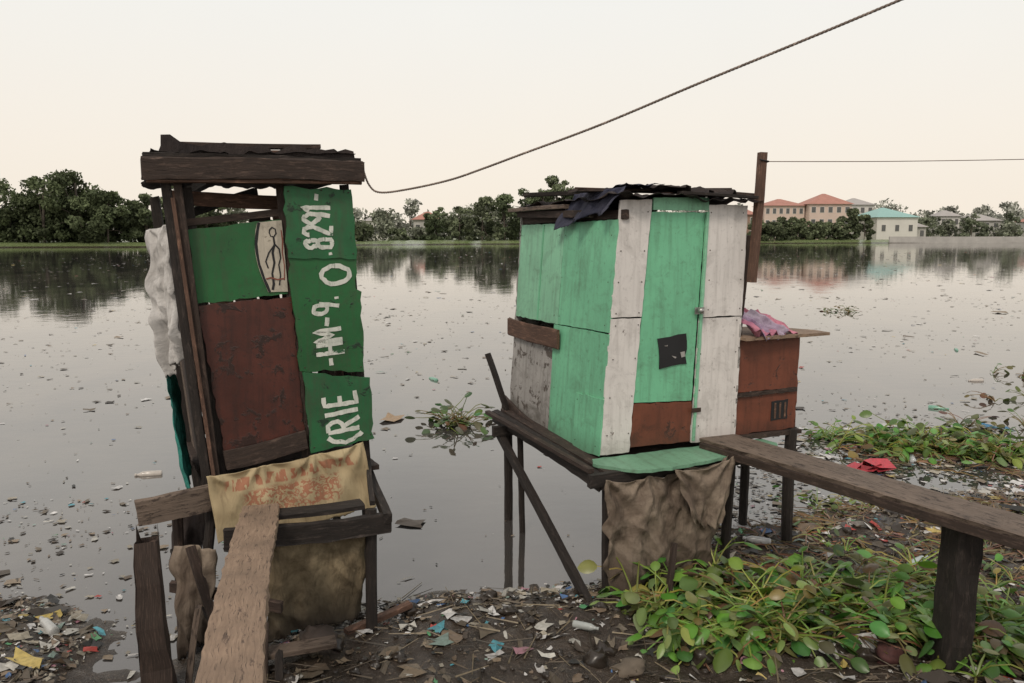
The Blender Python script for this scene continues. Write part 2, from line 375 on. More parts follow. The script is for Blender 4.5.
# ------------------------------------------------------------------ left outhouse
H1=empty('stilt_outhouse')
def FL(a,z,n=0): return Vector((-1.76+.8925*a+.4513*n,4.45+.4513*a-.8925*n,z))
def FLS(d,z,n=0):
    q=FL(-.13+.14*(2.57-z)/1.66,z,0); return q+Vector((-.4513,.8925,0))*d+Vector((-.8925,-.4513,0))*n
def FLR(d,z,n=0):
    q=FL(.87+.1*(2.57-z)/1.55,z,0); return q+Vector((-.4513,.8925,0))*d+Vector((.8925,.4513,0))*n
panel('painted_green_board',FL,[(-.03,2.33),(.47,2.39),(.497,1.96),(-.005,1.92)],.0,.012,M_green,H1,.005)
cv=[(.385-.065*math.sin(math.pi*min(1,.25+.75*k/10)),2.372-.40*k/10) for k in range(11)]
panel('cream_board',FL,[(.475,2.386)]+cv+[(.497,1.972)],.006,.004,M_cream,H1,.0008)
stroke('painted_arch_outline',FL,[(a+.008,z) for a,z in cv],.016,.0075,M_black,H1)
# faded drawing of a standing figure
stroke('figure_outline',FL,[(.405,2.33),(.42,2.345),(.437,2.335),(.44,2.31),(.428,2.29),(.41,2.295),(.403,2.315),(.405,2.33)],.008,.0082,M_black,H1)
stroke('figure_outline',FL,[(.425,2.29),(.43,2.25),(.418,2.20),(.425,2.14),(.412,2.08),(.418,2.02),(.41,1.985)],.012,.0079,M_black,H1)
stroke('figure_outline',FL,[(.43,2.25),(.455,2.22),(.462,2.17),(.45,2.13),(.458,2.07),(.449,2.01)],.010,.0076,M_black,H1)
stroke('figure_outline',FL,[(.425,2.24),(.395,2.20),(.378,2.15),(.39,2.11)],.009,.0085,M_black,H1)
stroke('figure_outline',FL,[(.47,2.33),(.477,2.27),(.472,2.20),(.482,2.12),(.478,2.04)],.007,.0079,M_redink,H1)
stroke('figure_outline',FL,[(.375,2.05),(.40,2.055),(.44,2.045),(.475,2.05)],.009,.0088,M_redink,H1)
panel('rusty_door',FL,[(.0,1.91),(.52,1.94),(.564,1.008),(.116,.955)],.004,.014,M_rust,H1,.004)
beam('door_kick_board',FL(.10,1.01,.03),FL(.57,1.075,.03),.02,.11,M_wdark,H1)
panel('lettered_board_top',FL,[(.49,2.58),(.88,2.57),(.90,2.16),(.50,2.17)],.045,.014,M_green2,H1,.005)
panel('lettered_board_middle',FL,[(.50,2.175),(.905,2.17),(.895,1.98),(.93,1.96),(.935,1.47),(.54,1.50)],.036,.014,M_green,H1,.006)
panel('lettered_board_bottom',FL,[(.555,1.495),(.965,1.43),(.985,1.04),(.59,.995)],.05,.014,M_green2,H1,.006)
R90=math.pi/2
letters('lettering_8291',FL,'.8291-',.165,.058,.016,(.76,2.18),R90+.03,.047,.025,H1)
letters('lettering_o',FL,'O',.18,.11,.02,(.865,2.015),R90+.04,.038,.028,H1)
letters('lettering_hm',FL,'-HM-9.',.165,.064,.017,(.815,1.515),R90+.07,.038,.025,H1)
letters('lettering_rie',FL,'(RIE',.20,.078,.024,(.90,1.055),R90+.10,.052,.028,H1)
nails('nails',FL,[(.51,2.55),(.86,2.55),(.52,2.2),(.88,2.19),(.7,2.56),(.57,1.52),(.91,1.5),(.61,1.03),(.96,1.07),(.02,1.88),(.5,1.91),(.54,1.2),(.13,1.0)],.051,H1)
beam('corner_post_outer',FL(-.135,2.58,.02),FL(.02,.62,.02),.045,.05,M_wblack,H1)
beam('corner_post_inner',FL(-.075,2.58,.03),FL(.065,.70,.03),.04,.04,M_wdark,H1)
beam('corner_lath',FL(-.105,2.50,.06),FL(.045,.80,.06),.018,.02,M_wbrown,H1)
beam('door_post',FL(-.02,2.56,-.04),FL(.10,.70,-.04),.04,.05,M_wblack,H1)
beam('middle_post',FL(.485,2.60,-.03),FL(.585,.75,-.03),.05,.05,M_wdark,H1)
beam('right_post',FL(.86,2.60,-.03),FL(.96,.70,-.03),.05,.05,M_wblack,H1)
bl0=FLS(1.15,2.55);bl1=FLS(1.15,-.5);br0=FLR(1.15,2.55);br1=FLR(1.15,-.5)
beam('back_post_left',bl0,bl1,.06,.06,M_wblack,H1); beam('back_post_right',br0,br1,.06,.06,M_wblack,H1)
beam('top_rail',FL(-.1,2.51,-.25),FL(.52,2.50,-.25),.03,.08,M_wbrown,H1)
beam('window_sill_rail',FL(-.05,2.37,-.03),FL(.50,2.43,-.03),.03,.04,M_wdark,H1)
beam('rafter_a',FL(.0,2.42,-.4),FL(.50,2.60,-1.0),.03,.05,M_wblack,H1)
beam('rafter_b',FL(.1,2.60,.0),FL(.05,2.58,-1.2),.05,.05,M_wblack,H1)
beam('rafter_c',FL(.75,2.62,.0),FL(.7,2.60,-1.2),.05,.05,M_wblack,H1)
for i in range(6):
    a0=i*.165-.12; a1=a0+.15; ht=[2.28,2.22,2.34,2.30,2.46,2.5][i]
    panel('back_wall_board',lambda a,z,n:FL(a-.14*(z-.9)/1.66+.06,z,n-1.15),[(a0,.9),(a1,.9),(a1,ht),(a0,ht-.03)],0,.015,[M_wgrey,M_wdark,M_wbrown][i%3],H1)
for i in range(5):
    d0=.05+i*.22
    panel('side_wall_board',FLS,[(d0,.85),(d0+.2,.85),(d0+.2,2.3-.02*i),(d0,2.28)],0,.012,[M_wdark,M_wgrey,M_wblack][i%3],H1)
    panel('side_wall_board',FLR,[(d0,.9),(d0+.2,.9),(d0+.2,2.5),(d0,2.5)],0,.012,[M_wgrey,M_wdark,M_wbrown][i%3],H1)
beam('fascia_board',FL(-.25,2.65,.10),FL(.94,2.675,.10),.035,.105,M_wdark,H1,jit=.08,seg=.06)
beam('fascia_lower_batten',FL(-.23,2.59,.085),FL(.93,2.615,.085),.03,.03,M_wbrown,H1,jit=.12)
beam('fascia_batten',FL(-.24,2.715,.07),FL(.93,2.735,.07),.05,.03,M_wblack,H1,jit=.1)
top=[(-.17,2.72),(.90,2.745),(.895,2.79),(.80,2.785),(.78,2.80),(.62,2.785),(.60,2.805),(.5,2.79),(.44,2.765),(.40,2.80),(.3,2.785),(.22,2.80),(.08,2.79),(.05,2.775),(-.05,2.79),(-.10,2.83),(-.15,2.83)]
panel('roofing_felt_edge',FL,top,.06,.012,M_tar,H1,.008)
cloth('roofing_felt',FL(-.2,2.74,.08),FL(.90,2.77,.08),FL(.93,2.66,-1.3),FL(-.2,2.62,-1.3),M_tar,H1,amp=.02,crump=.02,toward=(0,0,1))
beam('roof_weight_plank',FL(-.1,2.80,-.15),FL(.75,2.83,-.2),.10,.025,M_wdark,H1)
beam('roof_weight_plank',FL(.1,2.80,-.5),FL(.9,2.82,-.45),.12,.025,M_wbrown,H1)
panel('floor',lambda a,b_,n:FL(a,.86+n,b_),[(-.02,.02),(1.02,.02),(1.02,-1.2),(-.02,-1.2)],0,.03,M_wdark,H1)
beam('floor_joist_front',FL(-.38,.82,.16),FL(.34,.86,.10),.035,.14,M_wgrey,H1,jit=.06)
beam('platform_beam',Vector((-1.52,4.02,.71)),Vector((-.70,4.40,.665)),.05,.11,M_wblack,H1,jit=.06)
beam('platform_beam_upper',Vector((-1.32,4.2,.78)),Vector((-.86,4.42,.765)),.12,.03,M_wblack,H1)
beam('platform_side_beam',FL(.98,.80,-.1),Vector((-.71,4.36,.70)),.05,.06,M_wblack,H1)
beam('platform_side_beam',FL(.98,.90,-.1),Vector((-.80,4.40,.78)),.03,.03,M_wblack,H1)
beam('stilt',Vector((-.81,4.38,.75)),Vector((-.815,4.36,-.3)),.07,.07,M_wblack,H1,rnd=8)
beam('stilt',FL(.02,.85,.06),Vector((-1.80,4.20,-.3)),.06,.06,M_wblack,H1,rnd=8)
beam('stilt',Vector((-1.90,4.35,.82)),Vector((-1.88,4.30,-.4)),.06,.06,M_wdark,H1,rnd=7)
beam('stilt',Vector((-1.45,4.1,.7)),Vector((-1.42,4.02,-.2)),.05,.05,M_wblack,H1,rnd=7)
beam('stilt',FL(.95,.85,-.05),FL(.97,-.4,-.05),.06,.06,M_wblack,H1,rnd=8)
beam('diagonal_brace',Vector((-1.75,4.15,.62)),Vector((-1.50,3.95,.02)),.05,.025,M_wdark,H1)
beam('diagonal_brace',Vector((-1.95,4.4,.5)),Vector((-1.45,3.9,.12)),.05,.025,M_wblack,H1)
beam('ladder_stick',Vector((-1.60,3.85,.42)),Vector((-1.64,3.75,.0)),.07,.03,M_wgrey,H1)
beam('short_stick',Vector((-1.28,3.85,-.02)),Vector((-1.30,3.95,.30)),.06,.04,M_wdark,H1,pointed=.04)
beam('short_stick',Vector((-1.18,3.78,-.02)),Vector((-1.20,3.85,.20)),.04,.03,M_wblack,H1,pointed=.03)
beam('cross_rail',Vector((-1.9,4.22,.36)),Vector((-1.25,4.1,.30)),.03,.06,M_wdark,H1)
cloth('printed_sack_cloth',FL(-.02,.98,.19),FL(.90,1.04,.09),FL(.95,.64,.16),FL(.02,.60,.24),M_sack,H1,80,50,folds=2,amp=.016,crump=.012,rag=.012,sag=.012,toward=(.45,-.89,0),pins=4)
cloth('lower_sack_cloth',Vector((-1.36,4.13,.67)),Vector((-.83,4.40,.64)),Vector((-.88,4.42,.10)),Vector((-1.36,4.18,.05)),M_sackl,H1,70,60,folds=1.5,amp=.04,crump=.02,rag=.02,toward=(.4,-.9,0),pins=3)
cloth('white_plastic_bag',Vector((-2.12,4.64,2.33)),Vector((-1.93,4.50,2.36)),Vector((-1.84,4.42,1.60)),Vector((-2.00,4.46,1.50)),M_rag,H1,44,80,folds=1.6,amp=.06,crump=.04,rag=.04,toward=(-.5,-.85,0),pins=2)
cloth('teal_side_cloth',Vector((-2.02,4.50,1.66)),FLS(.6,1.65,.06),FLS(.65,.84,.06),Vector((-1.86,4.42,.84)),M_teal,H1,50,50,folds=4,amp=.02,crump=.012,rag=.01,toward=(-.9,-.45,0))
cloth('grey_rag',Vector((-1.86,4.18,.60)),Vector((-1.60,4.12,.62)),Vector((-1.62,4.05,.1)),Vector((-1.83,4.10,.02)),M_tarp,H1,30,34,folds=1.5,amp=.05,crump=.035,rag=.04)
cloth('black_rag',Vector((-2.0,4.5,.8)),Vector((-1.78,4.45,.8)),Vector((-1.80,4.40,.30)),Vector((-1.98,4.42,.38)),M_tar,H1,24,30,folds=1.5,amp=.04,crump=.03,rag=.05)
RP=empty('plank_ramp')
beam('plank',(-1.40,4.26,.80),(-.72,1.75,.96),.20,.035,M_wtan,RP,jit=.04,seg=.05)
beam('support_stick',(-1.16,3.2,.82),(-1.18,3.15,.1),.05,.05,M_wdark,RP)
beam('wooden_stump',(-1.70,3.62,-.2),(-1.80,3.76,.92),.19,.15,M_wdark,None,jit=.07,seg=.10,taper=.62,pointed=.16)

# ------------------------------------------------------------------ right outhouse
H2=empty('stilt_outhouse')
def FR(a,z,n=0): return Vector((.64+.927*a+.375*n,5.1+.375*a-.927*n,z))
def FS(d,z,n=0):
    sh=-.068+.071*(z-.885)
    return Vector((.64+.927*sh-.40*d-.9165*n,5.1+.375*sh+.9165*d-.40*n,z))
def FRR(d,z,n=0):
    q=FR(1.007+.017*(z-.88),z,0); return q+Vector((-.40,.9165,0))*d+Vector((.9165,.40,0))*n
panel('white_panel_lower_left',FR,[(-.068,.87),(.15,.87),(.222,1.762),(-.004,1.765)],.0,.015,M_white,H2,.002)
panel('white_panel_upper_left',FR,[(-.003,1.775),(.222,1.772),(.283,2.53),(.05,2.52)],.003,.015,M_white,H2,.002)
panel('door',FR,[(.178,1.2),(.636,1.18),(.70,2.45),(.288,2.45)],-.008,.02,M_mint,H2,.0015)
panel('door_kick_panel',FR,[(.158,.9),(.63,.895),(.64,1.172),(.180,1.192)],-.006,.018,M_brownp,H2,.002)
panel('header_panel',FR,[(.292,2.462),(.72,2.462),(.72,2.55),(.292,2.54)],.004,.015,M_mintp,H2,.002)
panel('white_panel_lower_right',FR,[(.637,.885),(1.007,.865),(1.02,1.742),(.676,1.742)],.002,.015,M_white,H2,.002)
panel('white_panel_upper_right',FR,[(.678,1.75),(1.022,1.75),(1.036,2.50),(.722,2.50)],.005,.015,M_white,H2,.002)
panel('door_jamb',FR,[(.64,.9),(.66,.9),(.722,2.455),(.703,2.455)],.012,.02,M_mintp,H2,.001)
panel('rubber_patch',FR,[(.35,1.62),(.45,1.627),(.575,1.645),(.585,1.54),(.57,1.50),(.585,1.44),(.45,1.43),(.37,1.415),(.37,1.5)],.0,.006,M_black,H2,.004)
for q in ([(.40,1.57),(.43,1.575),(.425,1.562)],[(.46,1.50),(.50,1.49),(.49,1.48)],[(.53,1.52),(.565,1.525),(.57,1.49),(.54,1.485)]):
    panel('paint_scrap',FR,q,.003,.002,M_greyp,H2,.002)
ball('door_knob',FR(.655,1.80,.045),.022,M_metal,H2)
panel('latch_plate',FR,[(.625,1.775),(.70,1.775),(.70,1.82),(.625,1.82)],.018,.003,M_metal,H2,.001)
panel('hinge',FR,[(.625,1.10),(.70,1.10),(.70,1.13),(.625,1.13)],.016,.003,M_nail,H2,.001)
nl=[]
for z in (1.0,1.25,1.5,1.72): nl+=[(-.03+.07*(z-.885),z),(.13+.08*(z-.885),z),(.98,z),(.69,z)]
for z in (1.8,2.0,2.2,2.45): nl+=[(.03+.07*(z-1.8),z),(.20+.08*(z-1.8),z),(1.0,z),(.74,z)]
nails('nails_front',FR,nl,.006,H2)
panel('side_panel_upper_front',FS,[(0.002,1.675),(.733,1.66),(.735,2.385),(.002,2.40)],.0,.014,M_mint,H2,.002)
panel('side_panel_upper_back',FS,[(.745,1.655),(1.5,1.65),(1.5,2.38),(.745,2.385)],-.004,.014,M_mintp,H2,.002)
panel('side_panel_upper_joint',FS,[(1.08,1.655),(1.1,1.655),(1.1,2.38),(1.08,2.38)],.001,.004,M_mint,H2,.001)
panel('side_panel_lower_front',FS,[(.002,.87),(.77,.81),(.80,1.65),(.002,1.665)],-.002,.014,M_mint,H2,.002)
panel('side_panel_patch',FS,[(.0,.865),(.36,.835),(.37,1.22),(.0,1.24)],.010,.010,M_mint,H2,.002)
panel('side_panel_lower_back',FS,[(.785,.83),(1.5,.88),(1.51,1.52),(.80,1.60)],-.006,.014,M_greyp,H2,.006)
beam('side_batten',FS(.66,1.55,.025),FS(1.57,1.565,.025),.02,.14,M_wbrown,H2)
beam('side_sill',FS(.72,.76,.02),FS(1.58,.92,.02),.03,.13,M_wdark,H2)
nails('nails_side',FS,[(.05,1.72),(.05,2.0),(.05,2.3),(.7,1.72),(.7,2.0),(.69,2.3),(.78,1.72),(.79,2.3),(1.45,1.7),(1.45,2.3),(.04,1.6),(.04,1.3),(.74,1.6),(.7,1.2),(.05,.92),(.33,.9),(.34,1.18)],.012,H2)
panel('right_wall',FRR,[(.0,.87),(1.5,.87),(1.5,2.45),(0,2.48)],0,.014,M_greyp,H2)
panel('back_wall',lambda a,z,n:FR(a,z,n)+Vector((-.6,1.375,0)),[(-.06,.87),(1.0,.87),(1.02,2.45),(.04,2.45)],0,.014,M_greyp,H2)
beam('top_plate',FS(-.02,2.43,-.04),FS(1.52,2.42,-.04),.05,.06,M_wdark,H2)
cloth('roof_felt',FR(-.02,2.565,.10),FR(1.08,2.54,.09),FR(1.0,2.50,-1.0)+Vector((-.22,.55,0)),FR(-.02,2.52,-1.0)+Vector((-.22,.55,0)),M_tar,H2,50,50,folds=3,amp=.01,crump=.025,rag=.04,toward=(0,0,1))
beam('roof_board',FR(-.12,2.595,-.35),FR(.98,2.61,-.18),.20,.02,M_wdark,H2)
beam('roof_board',FR(.1,2.63,-.75),FR(.85,2.60,-.40),.16,.02,M_wbrown,H2)
beam('roof_board',FS(1.55,2.50,.06),FS(.65,2.50,.02),.10,.03,M_wgrey,H2)
beam('roof_board',FS(1.5,2.47,.03),FS(.3,2.44,.03),.03,.05,M_wdark,H2)
beam('roof_board',FR(.45,2.575,.06),FR(1.04,2.55,.08),.06,.02,M_wblack,H2)
beam('roof_stick',FR(.5,2.63,-.3),FR(1.12,2.57,.0),.03,.02,M_wdark,H2)
beam('roof_stick',FR(-.15,2.60,-1.1),FR(.8,2.63,-.6),.08,.03,M_wblack,H2)
cloth('roof_scrap',FR(.35,2.64,-.25),FR(.85,2.60,-.15),FR(.9,2.575,.09),FR(.42,2.60,.07),M_tar,H2,24,18,folds=1.5,amp=.015,crump=.03,rag=.03,toward=(0,0,1))
cloth('blue_tarp',FS(.02,2.62,-.05),FS(.05,2.63,-.35),FS(.55,2.62,-.35),FS(.65,2.59,-.02),M_blue,H2,24,26,folds=1,amp=.01,crump=.02,toward=(0,0,1))
cloth('blue_tarp_flap',FS(-.08,2.605,.0),FS(.62,2.585,.0),FS(.76,2.34,.06),FS(.0,2.47,.07),M_blue,H2,40,20,folds=2,amp=.03,crump=.02,rag=.03,toward=(-.9,-.4,0))
panel('annex_front_upper',FR,[(1.0,1.20),(1.565,1.20),(1.57,1.575),(1.005,1.57)],-.03,.015,M_brownp,H2,.003)
panel('annex_front_lower',FR,[(1.0,.89),(1.56,.90),(1.565,1.19),(1.0,1.19)],-.035,.015,M_brownp,H2,.003)
panel('annex_batten',FR,[(1.0,1.165),(1.56,1.175),(1.56,1.205),(1.0,1.195)],-.02,.012,M_wdark,H2,.002)
panel('annex_vent',FR,[(1.34,.97),(1.49,.975),(1.49,1.12),(1.34,1.11)],-.03,.004,M_black,H2,.003)
for k in range(3): panel('vent_bar',FR,[(1.365+k*.045,.985),(1.38+k*.045,.985),(1.38+k*.045,1.10),(1.365+k*.045,1.10)],-.027,.003,M_wbrown,H2,.001)
panel('annex_side',lambda d,z,n:FR(1.565-n*.1,z,-.04-d),[(0,.9),(.5,.9),(.5,1.57),(0,1.57)],0,.1,M_brownp,H2)
panel('annex_back',lambda a,z,n:FR(a,z,n-.54),[(1.0,.9),(1.56,.9),(1.56,1.57),(1.0,1.57)],0,.015,M_brownp,H2)
panel('annex_tray',lambda a,b_,n:FR(a,1.60+n,b_),[(1.02,.06),(1.80,.02),(1.80,-.14),(1.62,-.5),(1.02,-.5)],0,.022,M_wtan,H2)
panel('annex_floor',lambda a,b_,n:FR(a,.89+n,b_),[(1.0,.0),(1.6,.0),(1.6,-.55),(1.0,-.55)],0,.03,M_wdark,H2)
beam('tall_post',FR(1.060,1.98,.05),FR(1.105,2.85,.05),.05,.05,M_wbrown,H2)
beam('post_stub',FR(1.075,1.60,-.10),FR(1.085,2.3,-.05),.04,.04,M_wdark,H2)
cloth('pink_cloth',FR(1.04,1.80,-.25),FR(1.36,1.75,-.25),FR(1.54,1.615,.0),FR(1.08,1.625,.06),M_pink,H2,36,30,folds=2.5,amp=.05,crump=.04,rag=.02,toward=(.2,-.5,.8))
cloth('mauve_cloth',FR(1.03,1.77,-.12),FR(1.22,1.77,-.12),FR(1.42,1.62,.03),FR(1.18,1.61,.09),M_mauve,H2,32,28,folds=2,amp=.04,crump=.035,rag=.02,toward=(.1,-.6,.8))
panel('green_floor_sheet',lambda a,b_,n:FR(a,.852+n,b_),[(-.13,.0),(-.16,.14),(.02,.33),(.25,.36),(.6,.30),(.9,.26),(1.2,.24),(1.27,.12),(1.25,-.02)],0,.02,M_mintp,H2,.008)
panel('floor',lambda a,b_,n:FR(a,.83+n,b_),[(-.07,0),(1.0,0),(.93,-1.5),(-.13,-1.5)],0,.03,M_wdark,H2)
beam('platform_beam_front',FR(-.28,.79,.26),FR(1.25,.80,.16),.05,.08,M_wblack,H2,jit=.06)
beam('platform_beam_side',(.56,4.78,.77),(-.14,6.40,.84),.05,.09,M_wblack,H2,jit=.06)
beam('platform_plank_side',(.64,4.85,.815),(-.04,6.42,.88),.12,.03,M_wdark,H2)
beam('platform_plank_side',(.50,4.85,.83),(-.20,6.30,.885),.04,.03,M_wdark,H2)
beam('cross_beam',(-.15,6.1,.77),(.95,6.5,.77),.05,.08,M_wblack,H2)
beam('cross_beam',(.28,5.5,.77),(1.3,5.9,.77),.05,.08,M_wblack,H2)
beam('stilt',(.60,4.88,.80),(.62,4.84,-.3),.075,.075,M_wblack,H2,rnd=8)
beam('stilt',FR(.86,.8,.15),FR(.84,-.3,.15),.07,.07,M_wblack,H2,rnd=8)
beam('stilt',(-.03,6.28,.84),(-.035,6.25,-.6),.075,.075,M_wblack,H2,rnd=8)
beam('stilt',(.065,6.0,.78),(.09,5.95,-.6),.05,.05,M_wblack,H2,rnd=7)
beam('stilt',(.95,6.55,.8),(.95,6.55,-.6),.07,.07,M_wblack,H2,rnd=8)
beam('stilt',FR(1.52,.9,-.02),FR(1.53,-.3,-.02),.085,.085,M_wblack,H2,rnd=8)
beam('stilt',FR(1.5,.9,-.5),FR(1.5,-.4,-.5),.07,.07,M_wblack,H2,rnd=8)
beam('diagonal_brace',(-.10,6.2,.74),(.50,4.70,-.02),.045,.07,M_wblack,H2)
beam('broken_stick',(-.03,6.35,.86),(-.20,6.45,1.34),.05,.03,M_wblack,H2)
beam('cross_beam_low',(.64,4.9,.62),(1.5,5.25,.66),.03,.06,M_wblack,H2)
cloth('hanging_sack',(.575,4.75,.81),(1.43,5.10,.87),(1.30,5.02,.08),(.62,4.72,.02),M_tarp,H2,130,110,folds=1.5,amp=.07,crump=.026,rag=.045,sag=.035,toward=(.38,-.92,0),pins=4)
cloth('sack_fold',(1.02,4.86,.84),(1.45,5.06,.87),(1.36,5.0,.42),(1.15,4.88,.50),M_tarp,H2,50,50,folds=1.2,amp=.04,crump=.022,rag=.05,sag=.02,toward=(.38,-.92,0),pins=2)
beam('ground_stick',(.95,4.62,.04),(1.0,4.70,.42),.04,.03,M_wdark,H2)
WK=empty('plank_walkway')
beam('plank',(1.36,5.52,.895),(3.35,2.36,.88),.285,.035,M_wgrey,WK,jit=.03,seg=.06)
beam('edge_batten',(1.30,5.33,.865),(3.23,2.30,.845),.04,.05,M_wdark,WK)
beam('post',(2.37,3.98,.86),(2.30,4.00,-.3),.19,.13,M_wblack,WK,jit=.05,up=(1,0,0))
beam('post_far',(3.3,2.4,.86),(3.3,2.4,.2),.12,.12,M_wblack,WK)

# ------------------------------------------------------------------ rope and wire
rp=[(-.90,4.90,2.70),(-.86,4.873,2.60),(-.787,4.825,2.553),(-.60,4.70,2.565),(-.347,4.53,2.606),(-.15,4.40,2.66),(.042,4.272,2.718),(.432,4.012,2.836),(.852,3.732,2.984),(1.213,3.491,3.107),(1.541,3.273,3.222),(2.6,2.567,3.60),(4.5,1.3,4.35)]
def smooth(P,k=6):
    P=[Vector(p) for p in P]; out=[]
    for i in range(len(P)-1):
        a=P[max(i-1,0)];b_=P[i];c=P[i+1];d=P[min(i+2,len(P)-1)]
        for j in range(k):
            t=j/k; out.append(.5*((2*b_)+(c-a)*t+(2*a-5*b_+4*c-d)*t*t+(3*b_-a-3*c+d)*t*t*t))
    out.append(P[-1]); return out
RO=empty('rope'); S=smooth(rp,24)
S=[S[0]]+[q for i in range(len(S)-1) for q in [S[i].lerp(S[i+1],k/5) for k in range(1,6)]]
def strand(ph,tw=.0032):
    out=[];L=0
    for i,p in enumerate(S):
        if i:L+=(p-S[i-1]).length
        d=(S[min(i+1,len(S)-1)]-S[max(i-1,0)]).normalized(); s=d.cross(Vector((0,0,1))).normalized(); u=s.cross(d)
        out.append(p+s*math.cos(L*120+ph)*tw+u*math.sin(L*120+ph)*tw)
    return out
for k in range(3): tube('strand',strand(k*2.094),.0034,M_rope,RO,5)
wp=[FR(1.10,2.79,.06)]+[Vector((1.66+i*1.0,5.5+i*.22,2.79+.045*i+.01*((i-3)**2-9)*.4)) for i in range(1,9)]
tube('utility_wire',smooth(wp,4),.0028,M_wbrown,None,5)
tube('wire_binding',[FR(1.06,2.80,.08),FR(1.13,2.79,.085),FR(1.14,2.78,.0)],.005,M_black,H2,5)

# ------------------------------------------------------------------ litter
PAL=np.array([(.66,.64,.62),(.52,.50,.45),(.36,.32,.25),(.25,.19,.13),(.11,.085,.06),(.06,.045,.035),(.03,.03,.03),(.08,.16,.33),(.08,.30,.36),(.42,.06,.05),(.09,.30,.13),(.50,.38,.12),(.45,.22,.27),(.28,.38,.33),(.18,.13,.09),(.15,.12,.085)])
PW=np.array([9,7,8,10,15,15,7,1.5,1.2,1.5,1.1,1,1,1.5,14,14],float); PW/=PW.sum()
def scatter(name,P,size,z0=None,flat=.35,pal=PAL,pw=PW,mat=None,asp0=.25):
    n_=len(P); s=size
    gx,gy=np.meshgrid([-1,0,1],[-1,0,1]); gx=gx.ravel();gy=gy.ravel()
    asp=rng.uniform(asp0,1,n_); th=rng.uniform(0,6.283,n_)
    lx=gx[None]*s[:,None]*.5+rng.normal(0,.12,(n_,9))*s[:,None]; ly=(gy[None]*s[:,None]*.5+rng.normal(0,.12,(n_,9))*s[:,None])*asp[:,None]
    x=P[:,0][:,None]+lx*np.cos(th)[:,None]-ly*np.sin(th)[:,None]; y=P[:,1][:,None]+lx*np.sin(th)[:,None]+ly*np.cos(th)[:,None]
    zb=zf(x,y) if z0 is None else np.full_like(x,z0)
    zb=np.maximum(zb,.0015)
    z=zb+.004+np.abs(rng.normal(0,flat,(n_,9)))*s[:,None]*.4
    V=np.stack([x,y,z],2).reshape(-1,3)
    q=np.array([[0,1,4,3],[1,2,5,4],[3,4,7,6],[4,5,8,7]]); Fc=(np.arange(n_)[:,None,None]*9+q[None]).reshape(-1,4)
    ci=rng.choice(len(pal),n_,p=pw); col=pal[ci]*rng.uniform(.6,1.15,(n_,1)); col=np.repeat(col,9,axis=0)
    return mk(name,V,Fc,mat or M_lit,None,None,False,col)
M_lit=attrmat('litter_scraps',.55)
def region(n,x0,x1,y0,y1): return np.stack([rng.uniform(x0,x1,n),rng.uniform(y0,y1,n)],1)
shy=lambda x:np.interp(x,SX,SY)
P1=region(11000,-1.6,5.5,3.3,7.2); d=shy(P1[:,0])-P1[:,1]; keep=(d>-.15)&(rng.random(len(P1))<np.where(P1[:,0]>1.7,1,.5)); P1=P1[keep]
xs_=rng.uniform(-1.3,5.5,2400); P2=np.stack([xs_,shy(xs_)-np.abs(rng.normal(0,.25,2400))+.1],1)
P3=np.stack([rng.uniform(-5.0,-2.30,5500),rng.uniform(3.2,4.9,5500)],1); P3=P3[(shy(P3[:,0])-P3[:,1])>-.1]
PP=np.concatenate([P1,P2,P3]); scatter('litter',PP,np.exp(rng.normal(math.log(.026),.6,len(PP))))
big=np.array([(-.34,4.21),(.18,4.34),(.27,4.20),(-.09,4.05),(1.96,4.12),(.59,3.95),(-2.38,4.34),(1.9,4.99),(2.41,4.70),(-2.76,4.21),(2.56,4.10),(3.12,4.84),(1.03,4.10),(2.9,6.5),(3.3,5.9),(3.8,6.3),(2.2,5.5),(-.6,4.35),(.5,4.1),(3.3,5.2),(2.7,5.4),(1.4,4.2),(3.0,5.6),(3.6,5.6),(4.2,6.6),(2.7,6.0),(-2.9,4.0),(-2.65,4.4),(-2.55,4.15),(-.9,4.0),(.05,4.1),(2.2,5.9),(3.4,6.2)])
big=np.concatenate([big,region(26,1.8,4.4,4.6,6.4),region(16,-1.0,.8,3.95,4.7),region(14,-3.3,-2.4,3.9,4.6)])
pw=np.array([.22,.2,.14,.08,.03,.02,.03,.03,.03,.04,.03,.03,.02,.05,.03,.02]);pw/=pw.sum()
scatter('plastic_scraps',big,rng.uniform(.05,.12,len(big)),flat=.32,pw=pw)
xs_=rng.uniform(1.4,8,6000); dd=np.abs(rng.normal(0,1.5,6000)); P=np.stack([xs_,shy(xs_)+dd],1); cl_=vnoise(P[:,0],P[:,1],.7,12); P=P[(cl_>-.05)|(rng.random(len(P))<.35)]
P2=np.stack([rng.uniform(-14,20,8500),5+25*rng.random(8500)**1.3],1); cl_=vnoise(P2[:,0],P2[:,1],1.8,11); P2=P2[(cl_>.02)|(rng.random(len(P2))<.3)]
P3=np.stack([rng.uniform(-4.4,-1.9,700),rng.uniform(3.8,6.8,700)],1)
P4=np.stack([rng.normal(4.7,1.0,1100),rng.normal(8.3,.8,1100)],1)
P5=np.stack([rng.uniform(-45,65,3200),rng.uniform(28,110,3200)],1)
PWf=np.array([16,12,11,10,9,7,3,1.5,1.2,1.2,1.1,1,1,2,12,12],float); PWf/=PWf.sum()
P=np.concatenate([P,P2,P3,P4]); P=P[(shy(P[:,0])<P[:,1]-.02)]
szs=np.exp(rng.normal(math.log(.023),.65,len(P)))*(1+np.clip(P[:,1]-7,0,20)*.06)
scatter('floating_debris',P,szs,z0=.002,flat=.14,asp0=.12,pw=PWf)
scatter('distant_floating_debris',P5,rng.uniform(.06,.26,len(P5)),z0=.002,flat=.12,asp0=.2,pw=PWf)
